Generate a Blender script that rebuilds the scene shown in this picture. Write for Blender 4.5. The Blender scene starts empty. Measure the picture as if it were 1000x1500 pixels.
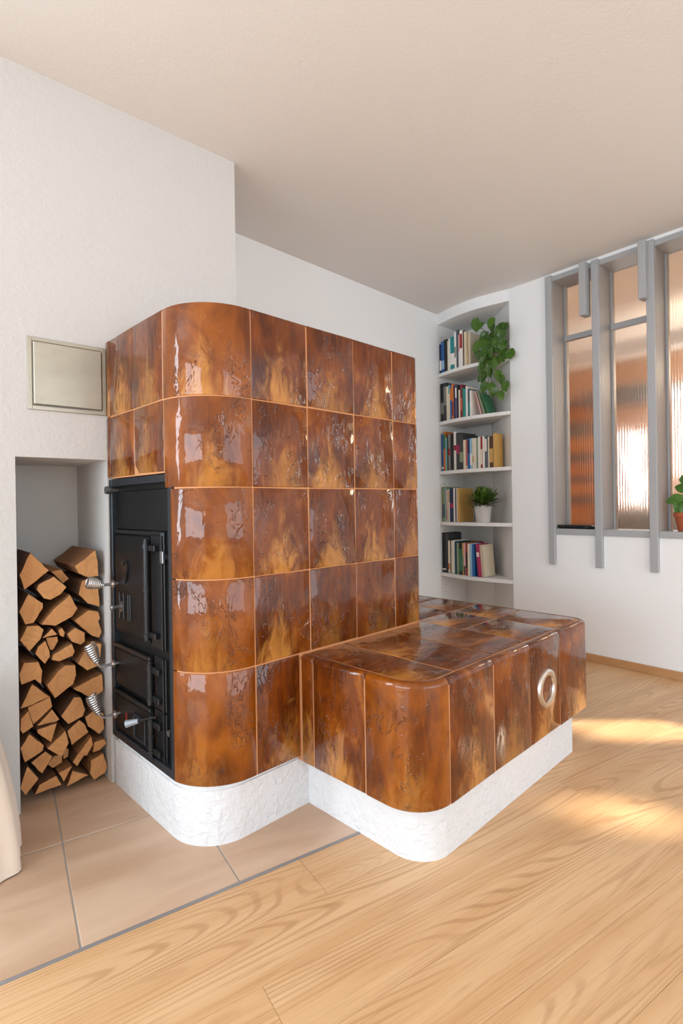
import bpy, math, random
from mathutils import Matrix, Vector
R = math.radians
random.seed(7)
SC = bpy.context.scene
COL = SC.collection

# ------------------------------------------------------------------ camera, world, sun, lights, exposure
cam = bpy.data.objects.new('camera', bpy.data.cameras.new('camera'))
COL.objects.link(cam)
cam.location = (0, 0, 1.05)
cam.rotation_euler = (R(90), R(0.9), 0)
cam.data.sensor_fit = 'VERTICAL'
cam.data.sensor_height = 36
cam.data.lens = 775 / 1500 * 36
cam.data.shift_y = -13 / 1500
cam.data.clip_start = 0.02
SC.camera = cam
SC.view_settings.view_transform = 'Standard'
SC.view_settings.look = 'None'
SC.view_settings.gamma = 1
SC.view_settings.use_curve_mapping = False
SC.view_settings.exposure = -0.05
SC.cycles.max_bounces = 10
SC.cycles.diffuse_bounces = 6
SC.cycles.caustics_refractive = True

wd = bpy.data.worlds.new('world'); SC.world = wd; wd.use_nodes = True
wd.node_tree.nodes['Background'].inputs[0].default_value = (0.86, 0.93, 1.0, 1)
wd.node_tree.nodes['Background'].inputs[1].default_value = 1.0

# frames: stove, chimney breast, window wall, floor (x along, y into / back)
def frame(x, y, deg): return Matrix.Translation((x, y, 0)) @ Matrix.Rotation(R(deg), 4, 'Z')
ST = frame(-0.4284, 1.5418, 44.5)
BR = frame(-1.1369, 1.7990, 40.652)
WN = frame(0.812, 4.36, -49.608)
FL = frame(0, 0, 32.5)
RM = frame(0, 0, 44.5)          # room axes: x = s, y = -n

def area(name, M, loc, target, sx, sy, power, color):
    l = bpy.data.lights.new(name, 'AREA'); l.shape = 'RECTANGLE'; l.size = sx; l.size_y = sy
    l.energy = power; l.color = color
    o = bpy.data.objects.new(name, l); COL.objects.link(o)
    p = M @ Vector(loc); q = M @ Vector(target)
    o.location = p; o.rotation_euler = (q - p).to_track_quat('-Z', 'Y').to_euler()
    return o
# daylight entering by the two windows behind the camera
area('daylight_side_window', RM, (-4.60, -0.20, 1.35), (0, -0.20, 1.35), 4.0, 2.0, 188, (0.74, 0.88, 1.0))
area('daylight_left_window', BR, (-1.54, 0.02, 1.50), (-1.54, -2, 1.50), 0.98, 1.75, 78, (0.76, 0.89, 1.0))
area('daylight_rear_window', RM, (1.30, -3.80, 1.35), (1.30, 0, 1.35), 3.6, 2.0, 74, (0.76, 0.89, 1.0))
sl = bpy.data.lights.new('sun', 'SUN'); sl.energy = 12; sl.angle = R(3.5); sl.color = (1.0, 0.86, 0.66)
sun = bpy.data.objects.new('sun', sl); COL.objects.link(sun)
sd = RM.to_3x3() @ Vector((-1.0, 1.0, -0.85))
sun.rotation_euler = sd.to_track_quat('-Z', 'Y').to_euler()

# ------------------------------------------------------------------ mesh helpers
class G:
    def __init__(s): s.v = []; s.f = []; s.m = []; s.uv = []
    def add(s, vs, fs, mat=0, uv=None):
        o = len(s.v); s.v += [tuple(p) for p in vs]
        for f in fs:
            s.f.append([o + i for i in f]); s.m.append(mat)
            s.uv.append([uv[i] for i in f] if uv else [(0, 0)] * len(f))
        return s
    def box(s, x0, x1, y0, y1, z0, z1, b=0.0, mat=0, M=None):
        X, Y, Z = (x0, x1), (y0, y1), (z0, z1)
        if b <= 0:
            vs = [(X[i], Y[j], Z[k]) for i in (0, 1) for j in (0, 1) for k in (0, 1)]
            fs = [(0, 1, 3, 2), (4, 6, 7, 5), (0, 4, 5, 1), (2, 3, 7, 6), (0, 2, 6, 4), (1, 5, 7, 3)]
        else:
            vs = []; ix = {}
            for i in (0, 1):
                for j in (0, 1):
                    for k in (0, 1):
                        sx, sy, sz = (1, -1)[i] * b, (1, -1)[j] * b, (1, -1)[k] * b
                        for a, p in enumerate(((X[i], Y[j] + sy, Z[k] + sz), (X[i] + sx, Y[j], Z[k] + sz), (X[i] + sx, Y[j] + sy, Z[k]))):
                            ix[i, j, k, a] = len(vs); vs.append(p)
            q = lambda *t: ix[t]
            fs = []
            for i in (0, 1):
                fs.append([q(i, 0, 0, 0), q(i, 0, 1, 0), q(i, 1, 1, 0), q(i, 1, 0, 0)][::1 if i == 0 else -1])
                fs.append([q(0, i, 0, 1), q(1, i, 0, 1), q(1, i, 1, 1), q(0, i, 1, 1)][::1 if i == 0 else -1])
                fs.append([q(0, 0, i, 2), q(0, 1, i, 2), q(1, 1, i, 2), q(1, 0, i, 2)][::1 if i == 0 else -1])
            for i in (0, 1):
                for j in (0, 1):
                    s1 = 1 if (i + j) % 2 == 0 else -1
                    fs.append([q(i, j, 0, 0), q(i, j, 0, 1), q(i, j, 1, 1), q(i, j, 1, 0)][::s1])
                    fs.append([q(i, 0, j, 2), q(i, 0, j, 0), q(i, 1, j, 0), q(i, 1, j, 2)][::s1])
                    fs.append([q(0, i, j, 1), q(0, i, j, 2), q(1, i, j, 2), q(1, i, j, 1)][::s1])
                    for k in (0, 1):
                        fs.append([q(i, j, k, 0), q(i, j, k, 2), q(i, j, k, 1)][::(1 if (i + j + k) % 2 == 0 else -1)])
        if M is not None: vs = [tuple(M @ Vector(p)) for p in vs]
        return s.add(vs, fs, mat)
    def tube(s, pts, r, n=8, mat=0, caps=True):
        pts = [Vector(p) for p in pts]; rs = r if isinstance(r, (list, tuple)) else [r] * len(pts)
        vs = []; fs = []; up = None
        for i, p in enumerate(pts):
            d = (pts[min(i + 1, len(pts) - 1)] - pts[max(i - 1, 0)]).normalized()
            if up is None: up = d.orthogonal().normalized()
            up = (up - d * up.dot(d)).normalized(); w = d.cross(up)
            for k in range(n):
                a = 2 * math.pi * k / n
                vs.append(p + (up * math.cos(a) + w * math.sin(a)) * rs[i])
        for i in range(len(pts) - 1):
            for k in range(n):
                fs.append((i * n + k, i * n + (k + 1) % n, (i + 1) * n + (k + 1) % n, (i + 1) * n + k))
        if caps: fs += [tuple(range(n))[::-1], tuple((len(pts) - 1) * n + k for k in range(n))]
        return s.add(vs, fs, mat)
    def lathe(s, prof, n=24, c=(0, 0, 0), mat=0, M=None):
        vs = []; fs = []
        for r, z in prof:
            for k in range(n):
                a = 2 * math.pi * k / n
                vs.append(Vector((r * math.cos(a), r * math.sin(a), z)))
        if M is not None: vs = [M @ p for p in vs]
        vs = [p + Vector(c) for p in vs]
        for i in range(len(prof) - 1):
            for k in range(n):
                fs.append((i * n + k, i * n + (k + 1) % n, (i + 1) * n + (k + 1) % n, (i + 1) * n + k))
        if prof[0][0] > 1e-5: fs.append(tuple(range(n))[::-1])
        if prof[-1][0] > 1e-5: fs.append(tuple((len(prof) - 1) * n + k for k in range(n)))
        return s.add(vs, fs, mat)
    def prism(s, poly, z0, z1, mat=0):
        n = len(poly)
        vs = [(x, y, z0) for x, y in poly] + [(x, y, z1) for x, y in poly]
        fs = [tuple(range(n))[::-1], tuple(range(n, 2 * n))] + [(i, (i + 1) % n, n + (i + 1) % n, n + i) for i in range(n)]
        return s.add(vs, fs, mat)
    def mesh(s, name, mats, smooth=35):
        me = bpy.data.meshes.new(name)
        me.from_pydata(s.v, [], s.f)
        uvl = me.uv_layers.new(name='uv')
        flat = [c for f in s.uv for u in f for c in u]
        uvl.data.foreach_set('uv', flat)
        for m in (mats if isinstance(mats, (list, tuple)) else [mats]): me.materials.append(m)
        me.polygons.foreach_set('material_index', s.m)
        me.update()
        if smooth:
            me.polygons.foreach_set('use_smooth', [True] * len(me.polygons))
            me.set_sharp_from_angle(angle=R(smooth))
        return me
    def obj(s, name, mats, parent=None, M=None, smooth=35):
        return put(name, s.mesh(name, mats, smooth), parent, M)

def put(name, me, parent=None, M=None):
    o = bpy.data.objects.new(name, me); COL.objects.link(o)
    if parent is not None: o.parent = parent
    if M is not None: o.matrix_local = M
    return o
def tag(o, label=None, cat=None, group=None, kind=None):
    for k, v in (('label', label), ('category', cat), ('group', group), ('kind', kind)):
        if v: o[k] = v
    return o
def thing(name, M, label, cat, group=None):
    o = bpy.data.objects.new(name, None); COL.objects.link(o); o.matrix_world = M
    o.empty_display_size = 0.05
    return tag(o, label, cat, group)
def T(x, y, z): return Matrix.Translation((x, y, z))

# ------------------------------------------------------------------ materials
def srgb(*c): return tuple(((v / 255) / 12.92 if v <= 10 else (((v / 255) + 0.055) / 1.055) ** 2.4) for v in c) + (1,)
class NT:
    def __init__(s, name):
        s.mat = bpy.data.materials.new(name); s.mat.use_nodes = True
        s.t = s.mat.node_tree; s.b = s.t.nodes['Principled BSDF']
    def n(s, typ, **kw):
        x = s.t.nodes.new(typ)
        for k, v in kw.items():
            if k.startswith('_'): setattr(x, k[1:], v)
        return x
    def link(s, a, b): s.t.links.new(a, b)
    def set(s, node, key, val):
        i = node.inputs[key]
        if hasattr(val, 'is_output'): s.link(val, i)
        else: i.default_value = val
    def math(s, op, a, b=0.0, c=None, clamp=False):
        x = s.n('ShaderNodeMath', _operation=op, _use_clamp=clamp)
        s.set(x, 0, a); s.set(x, 1, b)
        if c is not None: s.set(x, 2, c)
        return x.outputs[0]
    def noise(s, vec, scale, detail=3, rough=0.5, dist=0.0, out=0):
        x = s.n('ShaderNodeTexNoise'); s.link(vec, x.inputs['Vector'])
        x.inputs['Scale'].default_value = scale; x.inputs['Detail'].default_value = detail
        x.inputs['Roughness'].default_value = rough; x.inputs['Distortion'].default_value = dist
        return x.outputs[out]
    def mapping(s, vec, scale=(1, 1, 1), loc=(0, 0, 0)):
        x = s.n('ShaderNodeMapping'); s.link(vec, x.inputs['Vector'])
        x.inputs['Scale'].default_value = scale; s.set(x, 'Location', loc)
        return x.outputs[0]
    def step(s, v, a, b):
        x = s.n('ShaderNodeMapRange', _interpolation_type='SMOOTHSTEP')
        s.set(x, 0, v); x.inputs[1].default_value = a; x.inputs[2].default_value = b
        return x.outputs[0]
    def mix(s, f, a, b):
        x = s.n('ShaderNodeMix', _data_type='RGBA')
        s.set(x, 0, f); s.set(x, 6, a); s.set(x, 7, b)
        return x.outputs[2]
    def bump(s, h, strength=0.3, dist=0.01, normal=None):
        x = s.n('ShaderNodeBump'); x.inputs['Strength'].default_value = strength; x.inputs['Distance'].default_value = dist
        s.link(h, x.inputs['Height'])
        if normal is not None: s.link(normal, x.inputs['Normal'])
        return x.outputs[0]
    def coord(s, which='Object'): return s.n('ShaderNodeTexCoord').outputs[which]
    def rnd(s): return s.n('ShaderNodeObjectInfo').outputs['Random']
    def p(s, **kw):
        for k, v in kw.items(): s.set(s.b, k.replace('_', ' '), v)
        return s.mat

def simple(name, col, rough=0.5, metal=0.0, var=0.05, scale=30, bump=0.0, **kw):
    t = NT(name); c = t.coord()
    nz = t.noise(c, scale, 4)
    dark = tuple(max(0, v * (1 - var)) for v in col[:3]) + (1,); lite = tuple(min(1, v * (1 + var)) for v in col[:3]) + (1,)
    t.p(Base_Color=t.mix(nz, dark, lite), Roughness=rough, Metallic=metal, **kw)
    if bump: t.p(Normal=t.bump(nz, bump, 0.004))
    return t.mat

def plaster(name, col, scale, strength, dist=0.004):
    t = NT(name); c = t.coord()
    a = t.noise(c, scale, 3, 0.55, 0.6); b = t.noise(c, scale * 0.28, 2)
    h = t.math('ADD', t.math('MULTIPLY', a, 0.8), t.math('MULTIPLY', b, 0.5))
    big = t.noise(c, 1.3, 2)
    lo = tuple(v * 0.97 for v in col[:3]) + (1,)
    t.p(Base_Color=t.mix(big, lo, col), Roughness=0.9, Normal=t.bump(h, strength, dist))
    t.b.inputs['Specular IOR Level'].default_value = 0.2
    return t.mat

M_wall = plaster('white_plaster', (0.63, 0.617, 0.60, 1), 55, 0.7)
M_wallsm = plaster('smooth_white_paint', (0.90, 0.905, 0.91, 1), 120, 0.12)
M_ceil = plaster('ceiling_paint', (0.80, 0.775, 0.75, 1), 90, 0.25)
M_plinth = plaster('rough_white_render', (0.75, 0.755, 0.77, 1), 40, 1.0, 0.010)
M_kit = plaster('peach_kitchen_paint', srgb(226, 190, 160), 60, 0.1)

def glaze(name, honey=False):
    t = NT(name); uv = t.coord('UV'); rn = t.rnd()
    sx = t.n('ShaderNodeSeparateXYZ'); t.link(uv, sx.inputs[0])
    u, v = sx.outputs[0], sx.outputs[1]
    cb = t.n('ShaderNodeCombineXYZ'); t.link(u, cb.inputs[0]); t.link(v, cb.inputs[1]); t.link(t.math('MULTIPLY', rn, 63.0), cb.inputs[2])
    pv = cb.outputs[0]
    n1 = t.noise(t.mapping(pv, (1.3, 0.9, 1)), 1.6, 4, 0.55, 0.5)
    n2 = t.noise(t.mapping(pv, (2.4, 1.1, 1), (5, 3, 0)), 2.2, 6, 0.62, 1.4)
    streak = t.noise(t.mapping(pv, (9, 1.4, 1), (1, 7, 0)), 1.6, 5, 0.65, 0.9)
    # flame-shaped pale patch that rises from the foot of each tile
    off = t.math('SUBTRACT', u, t.math('MULTIPLY', t.math('SUBTRACT', t.noise(t.mapping(pv, (.01, .01, 1)), 3.1, 0), 0.5), 0.9))
    d = t.math('ADD', t.math('MULTIPLY', t.math('ABSOLUTE', off), 1.7), t.math('MULTIPLY', v, 1.15))
    d = t.math('ADD', d, t.math('MULTIPLY', t.math('SUBTRACT', n2, 0.5), 2.0))
    d = t.math('ADD', d, t.math('MULTIPLY', t.math('SUBTRACT', streak, 0.5), 0.5))
    amp = t.step(t.noise(t.mapping(pv, (.01, .01, 1), (3, 8, 0)), 2.3, 0), 0.25, 0.7)
    flame = t.math('MULTIPLY', t.math('SUBTRACT', 1.0, t.step(d, 0.0, 0.9)), t.math('ADD', 0.35, t.math('MULTIPLY', amp, 0.6)))
    upper = t.math('MULTIPLY', t.step(n1, 0.56, 0.72), 0.55)
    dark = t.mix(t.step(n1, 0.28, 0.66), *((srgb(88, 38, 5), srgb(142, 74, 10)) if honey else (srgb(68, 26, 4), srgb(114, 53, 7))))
    c1 = t.mix(t.math('MULTIPLY', t.step(streak, 0.45, 0.7), 0.5), dark, srgb(138, 70, 10))
    c2 = t.mix(upper, c1, srgb(164, 94, 22))
    c3 = t.mix(t.math('MULTIPLY', flame, 0.8), c2, srgb(206, 142, 68))
    # wrinkles in the glaze: thin contour lines of a noise, only in some places
    wn = t.noise(t.mapping(pv, (2.2, 1.2, 1), (9, 2, 0)), 2.6, 3, 0.6, 1.5)
    line = t.math('SUBTRACT', 1.0, t.step(t.math('ABSOLUTE', t.math('SUBTRACT', wn, 0.5)), 0.0, 0.028))
    wm = t.step(t.noise(t.mapping(pv, (1.6, 1.2, 1), (4, 4, 0)), 1.7, 2), 0.5, 0.62)
    line = t.math('MULTIPLY', line, wm)
    pock = t.step(t.noise(pv, 14, 2), 0.68, 0.75)
    c4 = t.mix(t.math('MULTIPLY', line, 0.45), c3, srgb(70, 30, 10))
    wave = t.noise(t.mapping(pv, (1.2, 0.7, 1)), 2.4, 2, 0.5, 0.3)
    bn = t.bump(t.math('ADD', wave, t.math('MULTIPLY', t.noise(t.mapping(pv, (3.2, 2.2, 1), (2, 2, 0)), 2.0, 2, 0.5, 0.4), 0.4)), 0.36, 0.008)
    bn = t.bump(t.math('ADD', t.math('MULTIPLY', line, 0.8), t.math('MULTIPLY', pock, -0.35)), 0.8, 0.0045, bn)
    t.p(Base_Color=c4, Roughness=0.32, Normal=bn)
    t.b.inputs['Specular IOR Level'].default_value = 0.08
    t.b.inputs['Coat Weight'].default_value = 0.85; t.b.inputs['Coat Roughness'].default_value = 0.035
    t.b.inputs['Coat IOR'].default_value = 1.5
    t.link(bn, t.b.inputs['Coat Normal'])
    return t.mat
M_glaze = glaze('amber_brown_glaze')
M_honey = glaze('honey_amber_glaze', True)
M_grout = simple('pale_tile_joint', srgb(196, 138, 92), 0.7)

def oak(name, lo, hi, ring, gl=0.34):
    t = NT(name); c = t.coord(); rn = t.rnd()
    cb = t.n('ShaderNodeCombineXYZ')
    for i, k in enumerate((37.0, 11.0, 5.0)): t.link(t.math('MULTIPLY', rn, k), cb.inputs[i])
    va = t.n('ShaderNodeVectorMath', _operation='ADD'); t.link(c, va.inputs[0]); t.link(cb.outputs[0], va.inputs[1])
    p = va.outputs[0]
    g = t.noise(t.mapping(p, (0.50, 5.0, 1)), 1.0, 1.0, 0.35, 0.15)
    rg = t.math('SINE', t.math('MULTIPLY', g, 260.0))
    fine = t.noise(t.mapping(p, (5, 190, 1)), 1.0, 3, 0.6)
    mid = t.noise(t.mapping(p, (1.2, 14, 1)), 1.0, 3)
    rings = t.math('MULTIPLY', t.step(rg, 0.1, 1.0), t.step(t.noise(t.mapping(p, (1.0, 9, 1), (3, 3, 0)), 1.0, 2), 0.38, 0.62))
    base = t.mix(t.step(mid, 0.3, 0.7), lo, hi)
    base = t.mix(t.math('MULTIPLY', rn, 0.35), base, lo)
    base = t.mix(t.math('MULTIPLY', rings, 0.42), base, ring)
    base = t.mix(t.math('MULTIPLY', t.step(fine, 0.48, 0.72), 0.34), base, ring)
    t.p(Base_Color=base, Roughness=gl, Normal=t.bump(fine, 0.05, 0.002))
    return t.mat
M_oak = oak('oak_plank', srgb(206, 163, 118), srgb(222, 185, 142), srgb(160, 112, 70))
M_base = oak('oak_skirting', srgb(190, 142, 96), srgb(204, 158, 110), srgb(160, 112, 70), 0.5)

def stone():
    t = NT('sand_stoneware'); c = t.coord(); rn = t.rnd()
    cb = t.n('ShaderNodeCombineXYZ'); t.link(t.math('MULTIPLY', rn, 40.0), cb.inputs[0]); t.link(t.math('MULTIPLY', rn, 17.0), cb.inputs[1])
    va = t.n('ShaderNodeVectorMath', _operation='ADD'); t.link(c, va.inputs[0]); t.link(cb.outputs[0], va.inputs[1])
    a = t.noise(t.mapping(va.outputs[0], (2.2, 7, 1)), 1.0, 5, 0.55, 0.6)
    b = t.noise(va.outputs[0], 2.0, 3)
    col = t.mix(t.step(a, 0.3, 0.72), srgb(184, 152, 126), srgb(208, 180, 155))
    col = t.mix(t.math('MULTIPLY', b, 0.35), col, srgb(198, 162, 132))
    t.p(Base_Color=col, Roughness=0.42, Normal=t.bump(t.noise(c, 70, 3), 0.05, 0.002))
    return t.mat
M_stone = stone()
M_fgrout = simple('grey_floor_grout', srgb(158, 152, 146), 0.85)
M_strip = simple('grey_metal_strip', srgb(150, 148, 148), 0.45, 0.4)

def iron():
    t = NT('black_cast_iron'); c = t.coord()
    a = t.noise(c, 160, 3); b = t.noise(c, 7, 3)
    t.p(Base_Color=t.mix(b, (0.006, 0.006, 0.007, 1), (0.014, 0.014, 0.014, 1)), Roughness=0.42, Metallic=0.0, Normal=t.bump(a, 0.12, 0.001))
    t.b.inputs['Specular IOR Level'].default_value = 0.22
    return t.mat
M_iron = iron()
M_ironedge = simple('blue_black_steel', (0.022, 0.027, 0.034, 1), 0.38, 0.2)
M_hinge = simple('worn_dark_steel', (0.030, 0.031, 0.034, 1), 0.3, 0.55)
M_chrome = simple('bright_steel', (0.72, 0.72, 0.73, 1), 0.33, 1.0, 0.03)
M_dull = simple('dull_steel', (0.30, 0.30, 0.31, 1), 0.35, 0.9)
M_ring = simple('brushed_nickel', (0.74, 0.70, 0.64, 1), 0.28, 1.0, 0.05, 80)
M_levercap = simple('pale_grey_enamel', srgb(150, 158, 166), 0.4, 0.3)
M_red = simple('red_paint_mark', srgb(120, 30, 26), 0.5)
def hatch_metal():
    t = NT('aged_stainless'); c = t.coord()
    a = t.noise(t.mapping(c, (3, 1, 5)), 2.0, 5, 0.6); f = t.noise(t.mapping(c, (2, 1, 160)), 1.0, 2)
    t.p(Base_Color=t.mix(a, (0.33, 0.29, 0.225, 1), (0.54, 0.49, 0.40, 1)), Metallic=0.85, Roughness=t.math('ADD', 0.30, t.math('MULTIPLY', f, 0.16)))
    return t.mat
M_hatch = hatch_metal()
M_grey = simple('grey_window_paint', srgb(168, 169, 171), 0.45, 0.0, 0.03)
M_shelf = simple('white_shelf_paint', (0.80, 0.79, 0.77, 1), 0.5, 0.0, 0.02)
M_black = simple('black_plastic', (0.008, 0.008, 0.009, 1), 0.35)
M_terra = simple('terracotta', srgb(176, 92, 58), 0.75, 0.0, 0.1, 20)
M_soil = simple('potting_soil', (0.03, 0.02, 0.014, 1), 0.95, 0.0, 0.3, 60)
M_potw = simple('grey_white_ceramic', srgb(205, 203, 199), 0.18)
M_potb = simple('taupe_ceramic', srgb(150, 138, 122), 0.4)
M_stem = simple('green_stem', srgb(104, 120, 52), 0.5)
def leafmat(name, a, b):
    t = NT(name); c = t.coord(); rn = t.rnd()
    n = t.noise(c, 60, 3)
    col = t.mix(t.step(n, 0.4, 0.75), a, b)
    col = t.mix(t.math('MULTIPLY', rn, 0.55), col, b)
    t.p(Base_Color=col, Roughness=0.32)
    t.b.inputs['Subsurface Weight'].default_value = 0.0
    return t.mat
M_leaf = leafmat('pothos_leaf', srgb(34, 72, 18), srgb(84, 122, 34))
M_leaf2 = leafmat('fine_leaf', srgb(40, 78, 24), srgb(128, 150, 56))
M_leaf3 = leafmat('window_plant_leaf', srgb(50, 94, 30), srgb(92, 134, 52))
def logmats():
    t = NT('cut_wood_end'); c = t.coord(); rn = t.rnd()
    cb = t.n('ShaderNodeCombineXYZ'); t.link(t.math('MULTIPLY', rn, 30.0), cb.inputs[0]); t.link(t.math('MULTIPLY', rn, 9.0), cb.inputs[1])
    va = t.n('ShaderNodeVectorMath', _operation='ADD'); t.link(c, va.inputs[0]); t.link(cb.outputs[0], va.inputs[1])
    p = va.outputs[0]
    a = t.noise(p, 26, 4, 0.6, 0.4); r = t.math('SINE', t.math('MULTIPLY', t.noise(p, 5, 1), 130.0))
    col = t.mix(a, srgb(190, 130, 78), srgb(222, 166, 108))
    col = t.mix(t.math('MULTIPLY', t.step(r, 0.4, 1), 0.18), col, srgb(150, 96, 54))
    col = t.mix(t.math('MULTIPLY', rn, 0.25), col, srgb(178, 112, 62))
    t.p(Base_Color=col, Roughness=0.8, Normal=t.bump(t.noise(p, 150, 3), 0.35, 0.002))
    e = t.mat
    t = NT('split_wood_side'); c = t.coord(); rn = t.rnd()
    f = t.noise(t.mapping(c, (90, 5, 90)), 1.0, 4)
    col = t.mix(f, srgb(112, 72, 42), srgb(170, 118, 72))
    col = t.mix(t.step(rn, 0.45, 0.8), col, srgb(92, 62, 42))
    t.p(Base_Color=col, Roughness=0.85, Normal=t.bump(f, 0.5, 0.004))
    return e, t.mat
M_logend, M_logside = logmats()
def linen():
    t = NT('cream_linen'); c = t.coord()
    w = t.noise(t.mapping(c, (300, 300, 300)), 1.0, 2); big = t.noise(c, 6, 3)
    t.p(Base_Color=t.mix(big, srgb(226, 208, 190), srgb(244, 232, 219)), Roughness=0.95, Normal=t.bump(w, 0.2, 0.001))
    t.b.inputs['Sheen Weight'].default_value = 0.2
    return t.mat
M_linen = linen()
def glassmat(name, rough, ior):
    t = NT(name); c = t.coord()
    n = t.noise(c, 8, 2)
    t.p(Base_Color=t.mix(n, (0.93, 0.96, 0.95, 1), (0.96, 0.98, 0.97, 1)), Roughness=rough, IOR=ior)
    t.b.inputs['Transmission Weight'].default_value = 1.0
    return t.mat
M_reed = glassmat('reeded_glass', 0.17, 1.35)
M_glass = glassmat('clear_glass', 0.02, 1.2)
M_kwood = oak('warm_kitchen_wood', srgb(196, 128, 66), srgb(222, 156, 88), srgb(150, 88, 40), 0.5)
M_steelgrey = simple('kitchen_grey', srgb(120, 122, 124), 0.4)
M_pages = simple('paper_pages', srgb(226, 214, 190), 0.9, 0.0, 0.06, 200)
_bm = {}
def bookmat(c):
    if c not in _bm: _bm[c] = simple('book_cover_%d' % len(_bm), srgb(*c), 0.5, 0.0, 0.12, 40)
    return _bm[c]

# ------------------------------------------------------------------ setting: floor
CEIL = 2.59
g = G(); g.box(-5.0, 7.0, -4.2, 4.6, -0.06, -0.002)
floor = tag(g.obj('floor', M_fgrout, None, RM), 'oak plank floor with a sand-coloured tile hearth by the stove', None, None, 'structure')
QB = 1.393
def flbox(name, x0, x1, y0, y1, z1, b, mat, parent=floor):
    g = G(); cx, cy = (x0 + x1) / 2, (y0 + y1) / 2
    g.box(x0 - cx, x1 - cx, y0 - cy, y1 - cy, -0.016, z1, b, 0)
    o = g.obj(name, mat, parent, RM.inverted() @ FL @ T(cx, cy, 0)); return o
# hearth tiles
tw, td = 0.40, 0.47
for i in range(-6, 3):
    for j in range(0, 4):
        x0 = 0.14 + i * tw; y0 = QB + 0.012 + j * td
        if i >= 2 and j >= 3: continue
        flbox('floor_tile', x0 + .0022, x0 + tw - .0022, y0 + (.004 if j else 0), y0 + td - .0022, 0, 0.0015, M_stone)
# oak planks: rows parallel to the hearth edge
PW = 0.16
rp = random.Random(3)
for r in range(0, 26):
    y1 = QB - r * PW
    if y1 < -2.6: break
    x = -3.4 - rp.random() * 1.5
    cuts = {0: 0.72, 2: 0.46}.get(r)
    if cuts is not None: x = cuts - 3.6
    while x < 4.6:
        Ln = 1.8 if cuts is not None else 1.5 + rp.random() * 0.9
        a, b = max(x, -3.2), min(x + Ln, 4.4)
        if b - a > 0.15 and math.hypot((a + b) / 2, y1) < 4.4: flbox('floor_plank', a + .0005, b - .0005, y1 - PW + .0004, y1 - .0004, 0, 0, M_oak)
        x += Ln
for r in range(0, 16):
    y0 = QB + r * PW
    x = 1.345
    while x < 4.6:
        Ln = 0.8 + rp.random() * 1.4 if x < 1.4 else 1.6 + rp.random() * 0.7
        b = min(x + Ln, 4.6)
        if b - x > 0.15: flbox('floor_plank', x + .0005, b - .0005, y0 + .0004, y0 + PW - .0004, 0, 0, M_oak)
        x += Ln
g = G(); g.box(-3.0, 1.34, QB + .0005, QB + 0.0115, -0.016, 0.0012, 0.0005)
tag(g.obj('trim_1', M_strip, None, FL), 'grey metal strip between the tile hearth and the oak floor', None, None, 'structure')

# ceiling
g = G(); g.box(-5.0, 3.85, -4.2, 3.4, CEIL, CEIL + .12); g.box(3.85, 7.0, -.05, 3.6, CEIL, CEIL + .12)
tag(g.obj('ceiling', M_ceil, None, RM), 'plain warm white ceiling', None, None, 'structure')

# chimney breast wall with the log niche
NX0, NX1, NZ, ND = 0.026, 0.327, 1.228, 0.46
g = G(); g.box(-5.4, -2.04, 0, 0.47, 0, CEIL); g.box(-1.04, NX0, 0, 0.47, 0, CEIL); g.box(-2.04, -1.04, 0, .47, 0, .62); g.box(-2.04, -1.04, 0, .47, 2.38, CEIL); g.box(NX0, NX1, 0, 0.47, NZ, CEIL); g.box(NX1, 0.894, 0, 0.47, 0, CEIL)
g.box(NX0, NX1, ND - .04, 0.47, 0, NZ)
tag(g.obj('wall_left', M_wall, None, BR), 'white rough plaster chimney breast with a log niche', None, None, 'structure')
# back wall
g = G(); g.box(-2.2, 4.06, 2.541, 2.70, 0, CEIL)
tag(g.obj('wall_back', M_wallsm, None, RM), 'smooth white wall behind the stove', None, None, 'structure')

# window wall: bookcase niche at the corner, window, made-up sun openings further right (out of view)
WT = 0.20
NB = [(0, 0), (0, .33), (.30, .30), (.665, 0)]
SOF = 2.505
g = G()
def wallpanel(x0, x1, z0, z1): g.box(x0, x1, 0, WT, z0, z1)
wallpanel(0.665, 0.985, 0, CEIL)
wallpanel(0.985, 2.26, 0, 0.82); wallpanel(0.985, 2.26, 2.565, CEIL)
# made-up small openings, shaped to drop sun patches on the floor, out of view
OP = [(2.45, 2.90, 0.55, 1.02), (3.32, 3.72, 1.20, 1.50), (4.50, 4.72, 1.86, 2.22)]
xs = 2.26
for (a, b, z0, z1) in OP:
    wallpanel(xs, a, 0, CEIL); wallpanel(a, b, 0, z0); wallpanel(a, b, z1, CEIL); xs = b
wallpanel(xs, 6.6, 0, CEIL)
# curved header above the bookcase niche
N = 14
arc = [(.665 * k / N, -0.055 * math.sin(math.pi * k / N)) for k in range(N + 1)]
g.prism(arc + [(.665, .0), (.30, .30), (0, .33)], SOF, CEIL)
tag(g.obj('wall_right', M_wallsm, None, WN), 'white wall with the grey interior window and corner bookcase', None, None, 'structure')
# plain walls behind the camera, each with a window opening
g = G()
g.box(-5.0, -4.62, -4.2, -2.25, 0, CEIL); g.box(-5.0, -4.62, 1.85, 3.0, 0, CEIL); g.box(-5.0, -4.62, -2.25, 1.85, 0, .33); g.box(-5.0, -4.62, -2.25, 1.85, 2.37, CEIL)
tag(g.obj('wall_side', M_wallsm, None, RM), 'white wall with a tall window behind the camera', None, None, 'structure')
g = G()
g.box(-5.0, -.55, -4.1, -3.82, 0, CEIL); g.box(3.15, 5.0, -4.1, -3.82, 0, CEIL); g.box(-.55, 3.15, -4.1, -3.82, 0, .33); g.box(-.55, 3.15, -4.1, -3.82, 2.37, CEIL)
tag(g.obj('wall_front', M_wallsm, None, RM), 'white wall with a broad window behind the camera', None, None, 'structure')
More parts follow.
